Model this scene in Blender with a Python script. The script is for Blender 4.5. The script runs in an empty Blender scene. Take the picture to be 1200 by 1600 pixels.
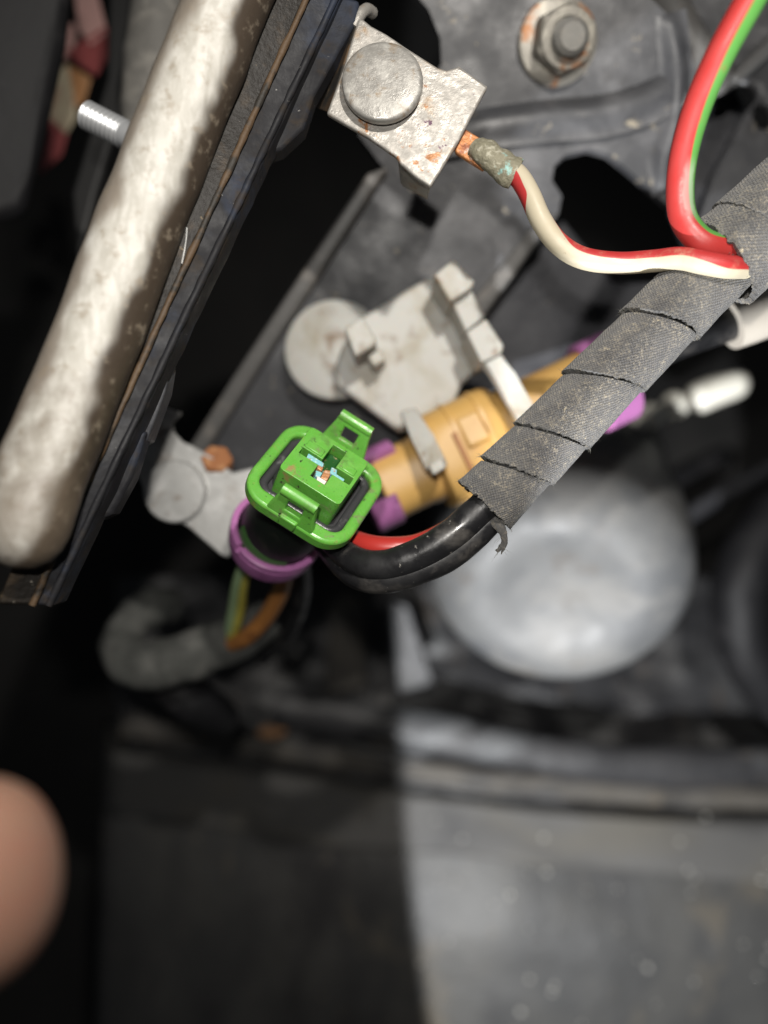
import bpy, bmesh, math, random
from mathutils import Vector, Matrix, noise

random.seed(7)
S = bpy.context.scene
COL = S.collection
MM = 0.001
CAMZ = 350.0           # camera height above the bay floor, millimetres
FPX = 1200.0           # focal length in photo pixels

# ------------------------------------------------------------------ camera
cd = bpy.data.cameras.new('camera')
cd.sensor_fit = 'VERTICAL'
cd.sensor_height = 9.147
cd.sensor_width = 6.86
cd.lens = 6.86
cd.clip_start = 0.005
cd.clip_end = 20.0
cd.dof.use_dof = True
cd.dof.focus_distance = 0.119
cd.dof.aperture_fstop = 1.5
cam = bpy.data.objects.new('camera', cd)
COL.objects.link(cam)
cam.location = (0, 0, CAMZ * MM)
S.camera = cam

# ------------------------------------------------------------------ light
W = bpy.data.worlds.new('World')
S.world = W
W.use_nodes = True
W.node_tree.nodes['Background'].inputs[0].default_value = (0.85, 0.92, 1.0, 1)
W.node_tree.nodes['Background'].inputs[1].default_value = 0.032


def lamp(name, loc, target, energy, size_deg, blend, radius_mm, color, axis=None):
    l = bpy.data.lights.new(name, 'SPOT')
    l.energy = energy
    l.spot_size = math.radians(size_deg)
    l.spot_blend = blend
    l.shadow_soft_size = radius_mm * MM
    l.color = color
    o = bpy.data.objects.new(name, l)
    COL.objects.link(o)
    o.location = Vector(loc) * MM
    d = Vector(axis) if axis else Vector(target) - Vector(loc)
    o.rotation_euler = d.to_track_quat('-Z', 'Y').to_euler()
    return o


# the phone's flash beside the lens, a hand torch above right of it, and a work lamp low at the right
lamp('torch', (42, 106, 408), (2, 36, 225), 1.72, 84, 0.9, 3.0, (1.0, 0.95, 0.88))
lamp('phone_flash', (-4, 22, 368), (0, 20, 225), 0.60, 92, 0.8, 2.5, (1.0, 0.96, 0.90))
lamp('work_lamp', (12, -165, 285), None, 4.2, 150, 0.02, 3.0, (0.98, 0.99, 1.0), axis=(0.957, 0.13, -0.259))

S.view_settings.view_transform = 'Standard'
S.view_settings.look = 'None'
S.view_settings.exposure = 0.0
S.view_settings.gamma = 1.0
S.view_settings.use_curve_mapping = False
S.cycles.use_denoising = True
S.cycles.max_bounces = 6


# ------------------------------------------------------------------ helpers
def P(px, py, D):
    """point seen at photo pixel (px, py) at depth D mm (world millimetres)"""
    return Vector(((px - 600) * D / FPX, (800 - py) * D / FPX, CAMZ - D))


def link(o):
    COL.objects.link(o)
    return o


def tag(o, label=None, cat=None, group=None, kind=None):
    if label: o['label'] = label
    if cat: o['category'] = cat
    if group: o['group'] = group
    if kind: o['kind'] = kind
    return o


def thing(name, loc, label, cat, group=None):
    o = bpy.data.objects.new(name, None)
    o.empty_display_size = 0.01
    o.location = Vector(loc) * MM
    link(o)
    return tag(o, label, cat, group)


def world_loc(o):
    v = Vector((0, 0, 0))
    if o.type == 'EMPTY':
        v = o.location.copy()
    return v


def make(name, verts, faces, mat, parent=None, uv=None, smooth=35, bevel=0, bseg=2, sub=0):
    me = bpy.data.meshes.new(name)
    me.from_pydata([(v[0] * MM, v[1] * MM, v[2] * MM) for v in verts], [], faces)
    if uv is not None:
        ul = me.uv_layers.new(name='UVMap')
        k = 0
        for f in uv:
            for c in f:
                ul.data[k].uv = c
                k += 1
    return finish(name, me, mat, parent, smooth, bevel, bseg, sub)


def finish(name, me, mat, parent=None, smooth=35, bevel=0, bseg=2, sub=0):
    me.materials.append(mat)
    if smooth:
        for p in me.polygons:
            p.use_smooth = True
        me.set_sharp_from_angle(angle=math.radians(smooth))
    o = bpy.data.objects.new(name, me)
    link(o)
    if parent is not None:
        o.parent = parent
        if parent.type == 'EMPTY':
            o.matrix_parent_inverse = Matrix.Translation(parent.location).inverted()
    if bevel:
        m = o.modifiers.new('bevel', 'BEVEL')
        m.width = bevel * MM
        m.segments = bseg
        m.limit_method = 'ANGLE'
        m.angle_limit = math.radians(38)
        m.harden_normals = False
    if sub:
        m = o.modifiers.new('subdivision', 'SUBSURF')
        m.levels = sub
        m.render_levels = sub
    return o


def slab3(name, loops, offset, mat, parent=None, bevel=0, bseg=2, smooth=35):
    """closed plate: loops[0] outer outline, the rest holes (3-D points mm), pushed by offset"""
    bm = bmesh.new()
    edges = []
    single = len(loops) == 1 and len(loops[0]) < 30
    for lp in loops:
        vs = [bm.verts.new(Vector(p)) for p in lp]
        if single:
            bm.faces.new(vs)
        else:
            for i in range(len(vs)):
                edges.append(bm.edges.new((vs[i], vs[(i + 1) % len(vs)])))
    if not single:
        bmesh.ops.triangle_fill(bm, use_beauty=True, use_dissolve=False, edges=edges)
    faces = bm.faces[:]
    r = bmesh.ops.extrude_face_region(bm, geom=faces, use_keep_orig=True)
    nv = [g for g in r['geom'] if isinstance(g, bmesh.types.BMVert)]
    bmesh.ops.translate(bm, verts=nv, vec=Vector(offset))
    bmesh.ops.recalc_face_normals(bm, faces=bm.faces[:])
    for v in bm.verts:
        v.co *= MM
    me = bpy.data.meshes.new(name)
    bm.to_mesh(me)
    bm.free()
    return finish(name, me, mat, parent, smooth, bevel, bseg)


def slab(name, pts, D, t, mat, parent=None, holes=(), bevel=0.3, bseg=2, smooth=35):
    """plate facing up: outline in photo pixels at depth D (number or one per point), t mm thick downwards"""
    def loop(pp, dd):
        return [P(x, y, dd[i] if isinstance(dd, (list, tuple)) else dd) for i, (x, y) in enumerate(pp)]
    loops = [loop(pts, D)] + [loop(h, D if not isinstance(D, (list, tuple)) else sum(D) / len(D)) for h in holes]
    return slab3(name, loops, (0, 0, -t), mat, parent, bevel, bseg, smooth)


def spline(pts, n=10):
    """Catmull-Rom through points of any dimension"""
    pts = [list(p) for p in pts]
    out = []
    k = len(pts[0])
    for i in range(len(pts) - 1):
        p0 = pts[i - 1] if i else [2 * a - b for a, b in zip(pts[0], pts[1])]
        p1, p2 = pts[i], pts[i + 1]
        p3 = pts[i + 2] if i + 2 < len(pts) else [2 * a - b for a, b in zip(pts[-1], pts[-2])]
        for j in range(n):
            t = j / n
            out.append([0.5 * (2 * p1[c] + (p2[c] - p0[c]) * t + (2 * p0[c] - 5 * p1[c] + 4 * p2[c] - p3[c]) * t * t
                               + (3 * p1[c] - p0[c] - 3 * p2[c] + p3[c]) * t ** 3) for c in range(k)])
    out.append(pts[-1])
    return out


def frames(path):
    T = []
    for i in range(len(path)):
        a = path[max(i - 1, 0)]
        b = path[min(i + 1, len(path) - 1)]
        T.append((b - a).normalized())
    F = []
    for t in T:
        up = Vector((0, 0, 1))
        n = up - t * up.dot(t)
        if n.length < 0.12:
            up = Vector((0, 1, 0))
            n = up - t * up.dot(t)
        n.normalize()
        F.append((t, n, n.cross(t)))
    return F


def tube(name, path, rad, mat, parent=None, seg=24, twist=None, cap=True, round_ends=(False, False), flat=1.0,
         wob=0.0, wfreq=0.25, smooth=60):
    """path: world mm points; rad: number or list; twist(s 0..1)->degrees of the stripe centre; UV = (length mm, angle/360 from stripe)"""
    path = [Vector(p) for p in path]
    n = len(path)
    rad = [rad] * n if not isinstance(rad, (list, tuple)) else list(rad)
    F = frames(path)
    rings = []   # (centre, radius, frame, s)
    L = [0.0]
    for i in range(1, n):
        L.append(L[-1] + (path[i] - path[i - 1]).length)
    if round_ends[0]:
        for a in (80, 60, 40, 20):
            r = rad[0]
            rings.append((path[0] - F[0][0] * r * math.sin(math.radians(a)), r * math.cos(math.radians(a)), F[0], 0.0))
    for i in range(n):
        rings.append((path[i], rad[i], F[i], L[i]))
    if round_ends[1]:
        for a in (20, 40, 60, 80):
            r = rad[-1]
            rings.append((path[-1] + F[-1][0] * r * math.sin(math.radians(a)), r * math.cos(math.radians(a)), F[-1], L[-1]))
    V, Fc, UV = [], [], []
    for (c, r, (t, nn, b), s) in rings:
        for k in range(seg):
            a = 2 * math.pi * k / seg
            rr = r
            p = c + (nn * math.cos(a) * flat + b * math.sin(a)) * rr
            if wob:
                w = noise.noise(p * wfreq) * wob
                p = c + (nn * math.cos(a) * flat + b * math.sin(a)) * (rr + w)
            V.append(p)
    tot = max(L[-1], 1e-6)
    for i in range(len(rings) - 1):
        s0, s1 = rings[i][3], rings[i + 1][3]
        w0 = twist(s0 / tot) / 360 if twist else 0
        w1 = twist(s1 / tot) / 360 if twist else 0
        for k in range(seg):
            k2 = (k + 1) % seg
            Fc.append((i * seg + k, i * seg + k2, (i + 1) * seg + k2, (i + 1) * seg + k))
            a0, a1 = k / seg, (k + 1) / seg
            UV.append(((s0, a0 - w0), (s0, a1 - w0), (s1, a1 - w1), (s1, a0 - w1)))
    if cap:
        m = len(rings) - 1
        Fc.append(tuple(range(seg - 1, -1, -1)))
        UV.append(tuple((0.0, 0.0) for _ in range(seg)))
        Fc.append(tuple(m * seg + k for k in range(seg)))
        UV.append(tuple((L[-1], 0.0) for _ in range(seg)))
    return make(name, V, Fc, mat, parent, UV, smooth=smooth)


def ptube(name, pts, r, mat, parent=None, n=8, **kw):
    """tube through photo pixels: pts = (px, py, D[, radius mm])"""
    sp = spline(pts, n)
    path = [P(p[0], p[1], p[2]) for p in sp]
    rad = [p[3] for p in sp] if len(sp[0]) > 3 else r
    return tube(name, path, rad, mat, parent, **kw)


def axis_matrix(origin, direction, xhint=(1, 0, 0)):
    z = Vector(direction).normalized()
    x = Vector(xhint) - z * Vector(xhint).dot(z)
    x.normalize()
    y = z.cross(x)
    m = Matrix((x, y, z)).transposed().to_4x4()
    m.translation = Vector(origin)
    return m


def lathe(name, prof, M, mat, parent=None, seg=48, square=0.0, smooth=35, bevel=0, closed=False, arc=None):
    """prof: (radius, z) from bottom to top in local mm; square>0 pulls the round towards a square"""
    V, F = [], []
    a0, a1 = arc if arc else (0, 360)
    full = arc is None
    ns = seg if full else seg + 1
    for (r, z) in prof:
        for k in range(ns):
            a = math.radians(a0 + (a1 - a0) * k / seg)
            c, s = math.cos(a), math.sin(a)
            q = 1.0
            if square:
                q = (abs(c) ** (2 + square * 6) + abs(s) ** (2 + square * 6)) ** (-1 / (2 + square * 6))
            V.append(M @ Vector((r * c * q, r * s * q, z)))
    m = len(prof)
    rng = range(m) if closed else range(m - 1)
    for i in rng:
        j = (i + 1) % m
        for k in range(seg):
            k2 = (k + 1) % ns
            F.append((i * ns + k, i * ns + k2, j * ns + k2, j * ns + k))
    if not closed:
        if prof[0][0] > 1e-6:
            F.append(tuple(range(ns - 1, -1, -1)))
        if prof[-1][0] > 1e-6:
            F.append(tuple((m - 1) * ns + k for k in range(ns)))
    elif not full:
        F.append(tuple(i * ns for i in range(m)))
        F.append(tuple(i * ns + ns - 1 for i in reversed(range(m))))
    o = make(name, V, F, mat, parent, smooth=smooth, bevel=bevel)
    bm = bmesh.new()
    bm.from_mesh(o.data)
    bmesh.ops.remove_doubles(bm, verts=bm.verts, dist=1e-7)
    bmesh.ops.recalc_face_normals(bm, faces=bm.faces[:])
    bm.to_mesh(o.data)
    bm.free()
    return o


def prism(name, poly, z0, z1, M, mat, parent=None, holes=(), bevel=0.25, bseg=2):
    loops = [[M @ Vector((x, y, z1)) for x, y in poly]] + [[M @ Vector((x, y, z1)) for x, y in h] for h in holes]
    off = (M.to_3x3() @ Vector((0, 0, z0 - z1)))
    return slab3(name, loops, off, mat, parent, bevel, bseg)


def rrect(w, h, r, n=6, cx=0, cy=0):
    out = []
    for qx, qy, a in ((1, 1, 0), (-1, 1, 90), (-1, -1, 180), (1, -1, 270)):
        for i in range(n + 1):
            t = math.radians(a + 90 * i / n)
            out.append((cx + qx * (w / 2 - r) + r * math.cos(t), cy + qy * (h / 2 - r) + r * math.sin(t)))
    return out


def ell(cx, cy, rx, ry=None, n=28, rot=0):
    ry = ry or rx
    c, s = math.cos(math.radians(rot)), math.sin(math.radians(rot))
    return [(cx + rx * math.cos(2 * math.pi * i / n) * c - ry * math.sin(2 * math.pi * i / n) * s,
             cy + rx * math.cos(2 * math.pi * i / n) * s + ry * math.sin(2 * math.pi * i / n) * c) for i in range(n)]


def smooth_loop(pts, n=5):
    """closed Catmull-Rom outline"""
    m = len(pts)
    out = []
    for i in range(m):
        p0, p1, p2, p3 = pts[i - 1], pts[i], pts[(i + 1) % m], pts[(i + 2) % m]
        for j in range(n):
            t = j / n
            out.append(tuple(0.5 * (2 * p1[c] + (p2[c] - p0[c]) * t + (2 * p0[c] - 5 * p1[c] + 4 * p2[c] - p3[c]) * t * t
                                    + (3 * p1[c] - p0[c] - 3 * p2[c] + p3[c]) * t ** 3) for c in range(2)))
    return out


def sheet(name, f, nu, nv, mat, parent=None, uv=False, thick=0.0):
    V = [f(u / nu, v / nv) for v in range(nv + 1) for u in range(nu + 1)]
    F = [(v * (nu + 1) + u, v * (nu + 1) + u + 1, (v + 1) * (nu + 1) + u + 1, (v + 1) * (nu + 1) + u)
         for v in range(nv) for u in range(nu)]
    o = make(name, V, F, mat, parent, smooth=50)
    if thick:
        m = o.modifiers.new('solidify', 'SOLIDIFY')
        m.thickness = thick * MM
        m.offset = 1
    return o


# ------------------------------------------------------------------ materials
class NT:
    def __init__(self, name):
        self.m = bpy.data.materials.new(name)
        self.m.use_nodes = True
        self.t = self.m.node_tree
        self.b = self.t.nodes['Principled BSDF']
        self.co = self.t.nodes.new('ShaderNodeTexCoord')

    def n(self, typ, **kw):
        nd = self.t.nodes.new(typ)
        for k, v in kw.items():
            setattr(nd, k, v)
        return nd

    def l(self, a, b):
        self.t.links.new(a, b)

    def noise(self, size, detail=5, rough=0.6, dist=0.0, stretch=None, vec=None):
        nd = self.n('ShaderNodeTexNoise')
        nd.inputs['Scale'].default_value = 1000.0 / size
        nd.inputs['Detail'].default_value = detail
        nd.inputs['Roughness'].default_value = rough
        nd.inputs['Distortion'].default_value = dist
        src = vec or self.co.outputs['Object']
        if stretch:
            mp = self.n('ShaderNodeMapping')
            mp.inputs['Rotation'].default_value = (0, 0, math.radians(stretch[3]) if len(stretch) > 3 else 0)
            mp.inputs['Scale'].default_value = stretch[:3]
            self.l(src, mp.inputs['Vector'])
            src = mp.outputs['Vector']
        self.l(src, nd.inputs['Vector'])
        return nd.outputs['Fac']

    def ramp(self, fac, lo, hi, a=0.0, b=1.0):
        nd = self.n('ShaderNodeMapRange')
        nd.interpolation_type = 'SMOOTHSTEP'
        nd.inputs['From Min'].default_value = lo
        nd.inputs['From Max'].default_value = hi
        nd.inputs['To Min'].default_value = a
        nd.inputs['To Max'].default_value = b
        self.l(fac, nd.inputs['Value'])
        return nd.outputs['Result']

    def math(self, op, a, b=0.0):
        nd = self.n('ShaderNodeMath', operation=op)
        for i, x in enumerate((a, b)):
            if isinstance(x, (int, float)):
                nd.inputs[i].default_value = x
            else:
                self.l(x, nd.inputs[i])
        return nd.outputs[0]

    def mix(self, fac, a, b):
        nd = self.n('ShaderNodeMix', data_type='RGBA')
        if isinstance(fac, (int, float)):
            nd.inputs[0].default_value = fac
        else:
            self.l(fac, nd.inputs[0])
        for i, x in ((6, a), (7, b)):
            if isinstance(x, tuple):
                nd.inputs[i].default_value = (*x, 1)
            else:
                self.l(x, nd.inputs[i])
        return nd.outputs[2]

    def bump(self, h, dist, strength=1.0, prev=None):
        nd = self.n('ShaderNodeBump')
        nd.inputs['Strength'].default_value = strength
        nd.inputs['Distance'].default_value = dist * MM
        self.l(h, nd.inputs['Height'])
        if prev is not None:
            self.l(prev, nd.inputs['Normal'])
        return nd.outputs['Normal']

    def color(self, c):
        if isinstance(c, tuple):
            self.b.inputs['Base Color'].default_value = (*c, 1)
        else:
            self.l(c, self.b.inputs['Base Color'])

    def rough(self, r):
        if isinstance(r, (int, float)):
            self.b.inputs['Roughness'].default_value = r
        else:
            self.l(r, self.b.inputs['Roughness'])

    def normal(self, nrm):
        self.l(nrm, self.b.inputs['Normal'])


def simple(name, col, rough=0.5, metal=0.0, layers=(), bumps=(), spec=0.5, rough_var=None, coat=0.0, sss=0.0):
    """layers: (colour, feature mm, lo, hi[, stretch]) laid over the base; bumps: (feature mm, height mm)"""
    k = NT(name)
    c = col
    for ly in layers:
        sh = 0.055 if ly[2] >= 0.6 else 0.0
        f = k.ramp(k.noise(ly[1], 6, 0.62, 0.3, ly[4] if len(ly) > 4 else None), ly[2] - sh, ly[3] - sh)
        c = k.mix(f, c, ly[0])
    k.color(c)
    if rough_var:
        k.rough(k.ramp(k.noise(rough_var[0], 5), 0.3, 0.7, rough_var[1], rough_var[2]))
    else:
        k.rough(rough)
    k.b.inputs['Metallic'].default_value = metal
    k.b.inputs['Specular IOR Level'].default_value = spec
    k.b.inputs['Coat Weight'].default_value = coat
    if sss:
        k.b.inputs['Subsurface Weight'].default_value = sss
        k.b.inputs['Subsurface Radius'].default_value = (0.004, 0.0015, 0.0008)
        k.b.inputs['Subsurface Scale'].default_value = 1.0
    prev = None
    for (sz, h) in bumps:
        prev = k.bump(k.noise(sz, 6, 0.6), h, 1.0, prev)
    if prev is not None:
        k.normal(prev)
    return k.m


M = {}
M['green'] = simple('green_plastic', (0.115, 0.37, 0.05), 0.3,
                    layers=[((0.15, 0.41, 0.07), 5, 0.45, 0.7), ((0.10, 0.22, 0.05), 6, 0.54, 0.70), ((0.17, 0.26, 0.09), 2.2, 0.57, 0.68), ((0.03, 0.035, 0.02), 1.1, 0.70, 0.735), ((0.05, 0.07, 0.03), 0.5, 0.71, 0.75),
                            ((0.28, 0.22, 0.08), 4.0, 0.66, 0.78)],
                    bumps=[(2.5, 0.05), (0.5, 0.02)], rough_var=(3, 0.2, 0.45), sss=0.08)
M['dark_green'] = simple('dark_green_plastic', (0.012, 0.075, 0.014), 0.35, layers=[((0.25, 0.22, 0.10), 0.7, 0.66, 0.72)], bumps=[(0.7, 0.06)])
M['purple'] = simple('purple_plastic', (0.40, 0.145, 0.35), 0.4, layers=[((0.24, 0.08, 0.21), 6, 0.48, 0.7), ((0.46, 0.21, 0.42), 3, 0.6, 0.8)], bumps=[(2, 0.04)])
M['orange'] = simple('orange_plastic', (0.56, 0.34, 0.105), 0.42, layers=[((0.50, 0.28, 0.09), 9, 0.45, 0.75), ((0.22, 0.12, 0.05), 5, 0.66, 0.85)], bumps=[(4, 0.08)])
M['white_plastic'] = simple('off_white_nylon', (0.46, 0.455, 0.425), 0.5,
                            layers=[((0.35, 0.32, 0.255), 12, 0.46, 0.68), ((0.20, 0.14, 0.09), 7, 0.60, 0.78)], bumps=[(4, 0.06)], sss=0.25)
M['gasket'] = simple('black_rubber', (0.04, 0.04, 0.043), 0.28, layers=[((0.16, 0.16, 0.16), 2.5, 0.56, 0.72)], bumps=[(1.2, 0.08)])
M['body_dark'] = simple('dark_connector_body', (0.007, 0.012, 0.008), 0.45, layers=[((0.025, 0.03, 0.02), 3, 0.6, 0.8)], bumps=[(3, 0.05)], spec=0.3)
M['body_green'] = simple('olive_connector_base', (0.05, 0.13, 0.035), 0.3, layers=[((0.02, 0.05, 0.02), 3, 0.5, 0.7)])
M['conduit'] = simple('black_sleeve', (0.012, 0.012, 0.013), 0.33,
                      layers=[((0.07, 0.065, 0.06), 5, 0.52, 0.78), ((0.22, 0.21, 0.19), 1.1, 0.71, 0.78)], bumps=[(5, 0.12), (0.8, 0.02)], rough_var=(4, 0.22, 0.6))
M['black_rubber'] = simple('black_hose_rubber', (0.007, 0.007, 0.008), 0.6, layers=[((0.022, 0.021, 0.022), 12, 0.5, 0.8)], bumps=[(8, 0.2)], spec=0.25)
M['red_wire'] = simple('red_wire', (0.40, 0.03, 0.024), 0.35, bumps=[(3, 0.03)])
M['brown_wire'] = simple('brown_wire', (0.36, 0.15, 0.04), 0.42, layers=[((0.16, 0.06, 0.02), 5, 0.5, 0.8)], bumps=[(3, 0.03)])
M['yellow_wire'] = simple('yellow_wire', (0.47, 0.42, 0.07), 0.42, layers=[((0.2, 0.2, 0.04), 5, 0.55, 0.8)])
M['palegreen_wire'] = simple('pale_green_wire', (0.30, 0.42, 0.22), 0.42, layers=[((0.14, 0.2, 0.09), 5, 0.5, 0.8)])
M['zinc'] = simple('dull_zinc_steel', (0.31, 0.295, 0.27), 0.42, metal=0.35,
                   layers=[((0.44, 0.415, 0.38), 2.2, 0.45, 0.7), ((0.30, 0.21, 0.13), 5.0, 0.52, 0.70), ((0.27, 0.12, 0.045), 3.2, 0.655, 0.72),
                           ((0.10, 0.05, 0.08), 2.6, 0.70, 0.74)],
                   bumps=[(2.5, 0.16), (0.7, 0.08)], rough_var=(2, 0.3, 0.6))
M['disc'] = simple('worn_steel_disc', (0.28, 0.27, 0.25), 0.42, metal=0.35,
                   layers=[((0.40, 0.39, 0.36), 2.0, 0.45, 0.7), ((0.22, 0.16, 0.10), 3.5, 0.60, 0.75)],
                   bumps=[(1.8, 0.09), (0.5, 0.05)], rough_var=(2, 0.3, 0.58))
M['dull_steel'] = simple('grey_steel', (0.36, 0.36, 0.35), 0.4, metal=0.45,
                         layers=[((0.50, 0.50, 0.49), 4, 0.45, 0.7), ((0.22, 0.19, 0.16), 6, 0.6, 0.8)], bumps=[(2.5, 0.06)])
M['nut'] = simple('nut_steel', (0.25, 0.235, 0.205), 0.45, metal=0.35,
                  layers=[((0.40, 0.375, 0.32), 3, 0.45, 0.7), ((0.30, 0.13, 0.05), 6, 0.53, 0.63)], bumps=[(1.6, 0.12)])
M['bolt_dark'] = simple('bolt_shank_steel', (0.22, 0.215, 0.20), 0.5, metal=0.4, layers=[((0.28, 0.26, 0.23), 2, 0.5, 0.75)], bumps=[(1.0, 0.12)])
M['rust'] = simple('rusty_steel', (0.30, 0.12, 0.045), 0.75, layers=[((0.42, 0.22, 0.10), 3, 0.5, 0.7), ((0.10, 0.05, 0.03), 2, 0.6, 0.8)], bumps=[(1.2, 0.2)])
M['copper'] = simple('tarnished_copper', (0.42, 0.17, 0.06), 0.42, metal=0.35,
                     layers=[((0.22, 0.07, 0.03), 2.2, 0.5, 0.65), ((0.48, 0.40, 0.36), 1.6, 0.62, 0.72), ((0.25, 0.47, 0.42), 2.6, 0.70, 0.76)], bumps=[(0.9, 0.25)])
M['crimp'] = simple('corroded_crimp', (0.22, 0.205, 0.145), 0.6, metal=0.2,
                    layers=[((0.40, 0.38, 0.30), 1.0, 0.5, 0.7), ((0.30, 0.55, 0.52), 3.4, 0.58, 0.68), ((0.33, 0.16, 0.06), 2.6, 0.66, 0.74)], bumps=[(0.9, 0.35)])
M['verdigris'] = simple('verdigris_contact', (0.20, 0.48, 0.52), 0.6, layers=[((0.50, 0.68, 0.68), 0.7, 0.5, 0.65), ((0.40, 0.18, 0.08), 0.9, 0.62, 0.7)], bumps=[(0.5, 0.15)])
M['contact_copper'] = simple('contact_copper', (0.55, 0.26, 0.12), 0.45, metal=0.4, layers=[((0.65, 0.45, 0.32), 0.6, 0.5, 0.7)], bumps=[(0.5, 0.15)])
M['contact_pale'] = simple('pale_contact', (0.75, 0.68, 0.64), 0.4)
M['black'] = simple('black_plastic', (0.008, 0.008, 0.008), 0.6)
M['plate'] = simple('grey_painted_plate', (0.044, 0.045, 0.049), 0.48,
                    layers=[((0.10, 0.10, 0.105), 14, 0.47, 0.72), ((0.028, 0.028, 0.03), 9, 0.55, 0.75), ((0.24, 0.21, 0.16), 4.5, 0.69, 0.75)],
                    bumps=[(9, 0.22), (1.5, 0.06)], rough_var=(8, 0.38, 0.62))
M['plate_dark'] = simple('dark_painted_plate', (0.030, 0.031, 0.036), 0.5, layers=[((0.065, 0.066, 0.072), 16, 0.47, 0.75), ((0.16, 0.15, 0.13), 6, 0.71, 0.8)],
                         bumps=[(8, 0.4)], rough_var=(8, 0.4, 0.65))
M['plate_edge'] = simple('worn_plate_edge', (0.085, 0.083, 0.080), 0.5, layers=[((0.17, 0.155, 0.14), 9, 0.5, 0.75, (1, 1, 1))], bumps=[(5, 0.2)])
M['strip'] = simple('dirty_brown_black_strip', (0.013, 0.011, 0.009), 0.5,
                    layers=[((0.055, 0.04, 0.026), 6, 0.5, 0.72), ((0.20, 0.15, 0.09), 2.6, 0.68, 0.78), ((0.35, 0.32, 0.27), 1.2, 0.75, 0.8)], bumps=[(3, 0.3), (0.8, 0.1)], spec=0.25)
M['ridge'] = simple('rusty_seam', (0.075, 0.045, 0.022), 0.65, layers=[((0.02, 0.017, 0.013), 7, 0.48, 0.6), ((0.22, 0.16, 0.09), 3, 0.66, 0.78)], bumps=[(1.5, 0.25)])
M['flange'] = simple('blue_black_flange', (0.011, 0.011, 0.013), 0.35, layers=[((0.020, 0.026, 0.042), 12, 0.52, 0.72), ((0.028, 0.020, 0.013), 6, 0.52, 0.72), ((0.3, 0.29, 0.27), 1.4, 0.74, 0.79)],
                        bumps=[(4, 0.25)], rough_var=(6, 0.5, 0.8), spec=0.3)
M['liner'] = simple('grey_plastic_liner', (0.042, 0.0422, 0.042), 0.5, spec=0.35,
                    layers=[((0.060, 0.059, 0.056), 40, 0.42, 0.60, (1, 0.5, 1, 30)), ((0.028, 0.027, 0.028), 48, 0.48, 0.66, (1, 0.4, 1, 40)), ((0.085, 0.076, 0.062), 22, 0.62, 0.74, (1, 0.5, 1, 40)),
                            ((0.12, 0.105, 0.085), 9, 0.70, 0.78)],
                    bumps=[(30, 1.6), (9, 0.25)])
M['lip'] = simple('dusty_liner_lip', (0.09, 0.088, 0.085), 0.6, spec=0.3,  # key for the added lit band sheet, not a real lip
                  layers=[((0.098, 0.092, 0.08), 30, 0.45, 0.64, (0.5, 1, 1)), ((0.045, 0.045, 0.046), 40, 0.48, 0.68, (0.5, 1, 1))], bumps=[(20, 0.8)])  # paler tone of the added sheet paints light onto the liner top
M['shelf'] = simple('dirty_dark_shelf', (0.026, 0.026, 0.028), 0.45,
                    layers=[((0.060, 0.060, 0.061), 26, 0.46, 0.66, (1, 0.5, 1, -25)), ((0.095, 0.075, 0.058), 15, 0.58, 0.72, (1, 0.4, 1, -35)), ((0.012, 0.012, 0.013), 20, 0.55, 0.72)], bumps=[(14, 1.6), (5, 0.2)])
M['rail'] = simple('dusty_dark_rail', (0.028, 0.028, 0.030), 0.5,
                   layers=[((0.085, 0.088, 0.092), 34, 0.50, 0.62, (0.7, 1, 1)), ((0.115, 0.10, 0.082), 26, 0.57, 0.68, (0.6, 1, 1)), ((0.015, 0.015, 0.016), 17, 0.56, 0.7)], bumps=[(12, 0.8)])
M['dust'] = simple('dusty_lump', (0.082, 0.077, 0.068), 0.7, layers=[((0.045, 0.042, 0.04), 9, 0.42, 0.66)], bumps=[(6, 0.6)])
M['dust_blue'] = simple('pale_dusty_bracket', (0.10, 0.107, 0.115), 0.6, layers=[((0.04, 0.04, 0.042), 12, 0.42, 0.66)], bumps=[(6, 0.5)])
M['tan_trim'] = simple('dusty_tan_trim', (0.075, 0.068, 0.058), 0.65, layers=[((0.04, 0.038, 0.036), 18, 0.45, 0.65), ((0.12, 0.10, 0.075), 12, 0.58, 0.74)], bumps=[(5, 0.3)])
M['floor'] = simple('bay_floor_black', (0.010, 0.0095, 0.009), 0.8, layers=[((0.016, 0.015, 0.014), 60, 0.45, 0.7)], bumps=[(20, 1.0)])
M['alu'] = simple('cast_aluminium', (0.125, 0.127, 0.127), 0.45, metal=0.0,
                  layers=[((0.088, 0.091, 0.095), 34, 0.42, 0.60), ((0.15, 0.148, 0.142), 18, 0.50, 0.66), ((0.10, 0.093, 0.086), 14, 0.56, 0.70)], bumps=[(12, 0.3)], rough_var=(14, 0.45, 0.65))
M['bright_metal'] = simple('polished_pale_metal', (0.92, 0.90, 0.80), 0.25, metal=0.0, spec=1.0)  # near-white colour standing in for blurred highlights
M['cream'] = simple('cream_sleeve', (0.50, 0.46, 0.40), 0.5, layers=[((0.30, 0.25, 0.20), 7, 0.52, 0.75)], bumps=[(3, 0.06)])
M['loom'] = simple('grey_cloth_loom', (0.06, 0.062, 0.057), 0.85, layers=[((0.115, 0.115, 0.107), 7, 0.45, 0.7), ((0.03, 0.03, 0.03), 9, 0.58, 0.75)], bumps=[(4, 0.4), (0.9, 0.2)])
M['skin'] = simple('skin', (0.29, 0.165, 0.115), 0.5, layers=[((0.31, 0.145, 0.105), 8, 0.45, 0.7)], bumps=[(0.8, 0.05)], sss=0.25)
M['nail'] = simple('fingernail', (0.60, 0.38, 0.32), 0.3)
M['pink'] = simple('faded_red_fold', (0.34, 0.085, 0.085), 0.5, layers=[((0.20, 0.05, 0.05), 8, 0.5, 0.7)])
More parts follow.
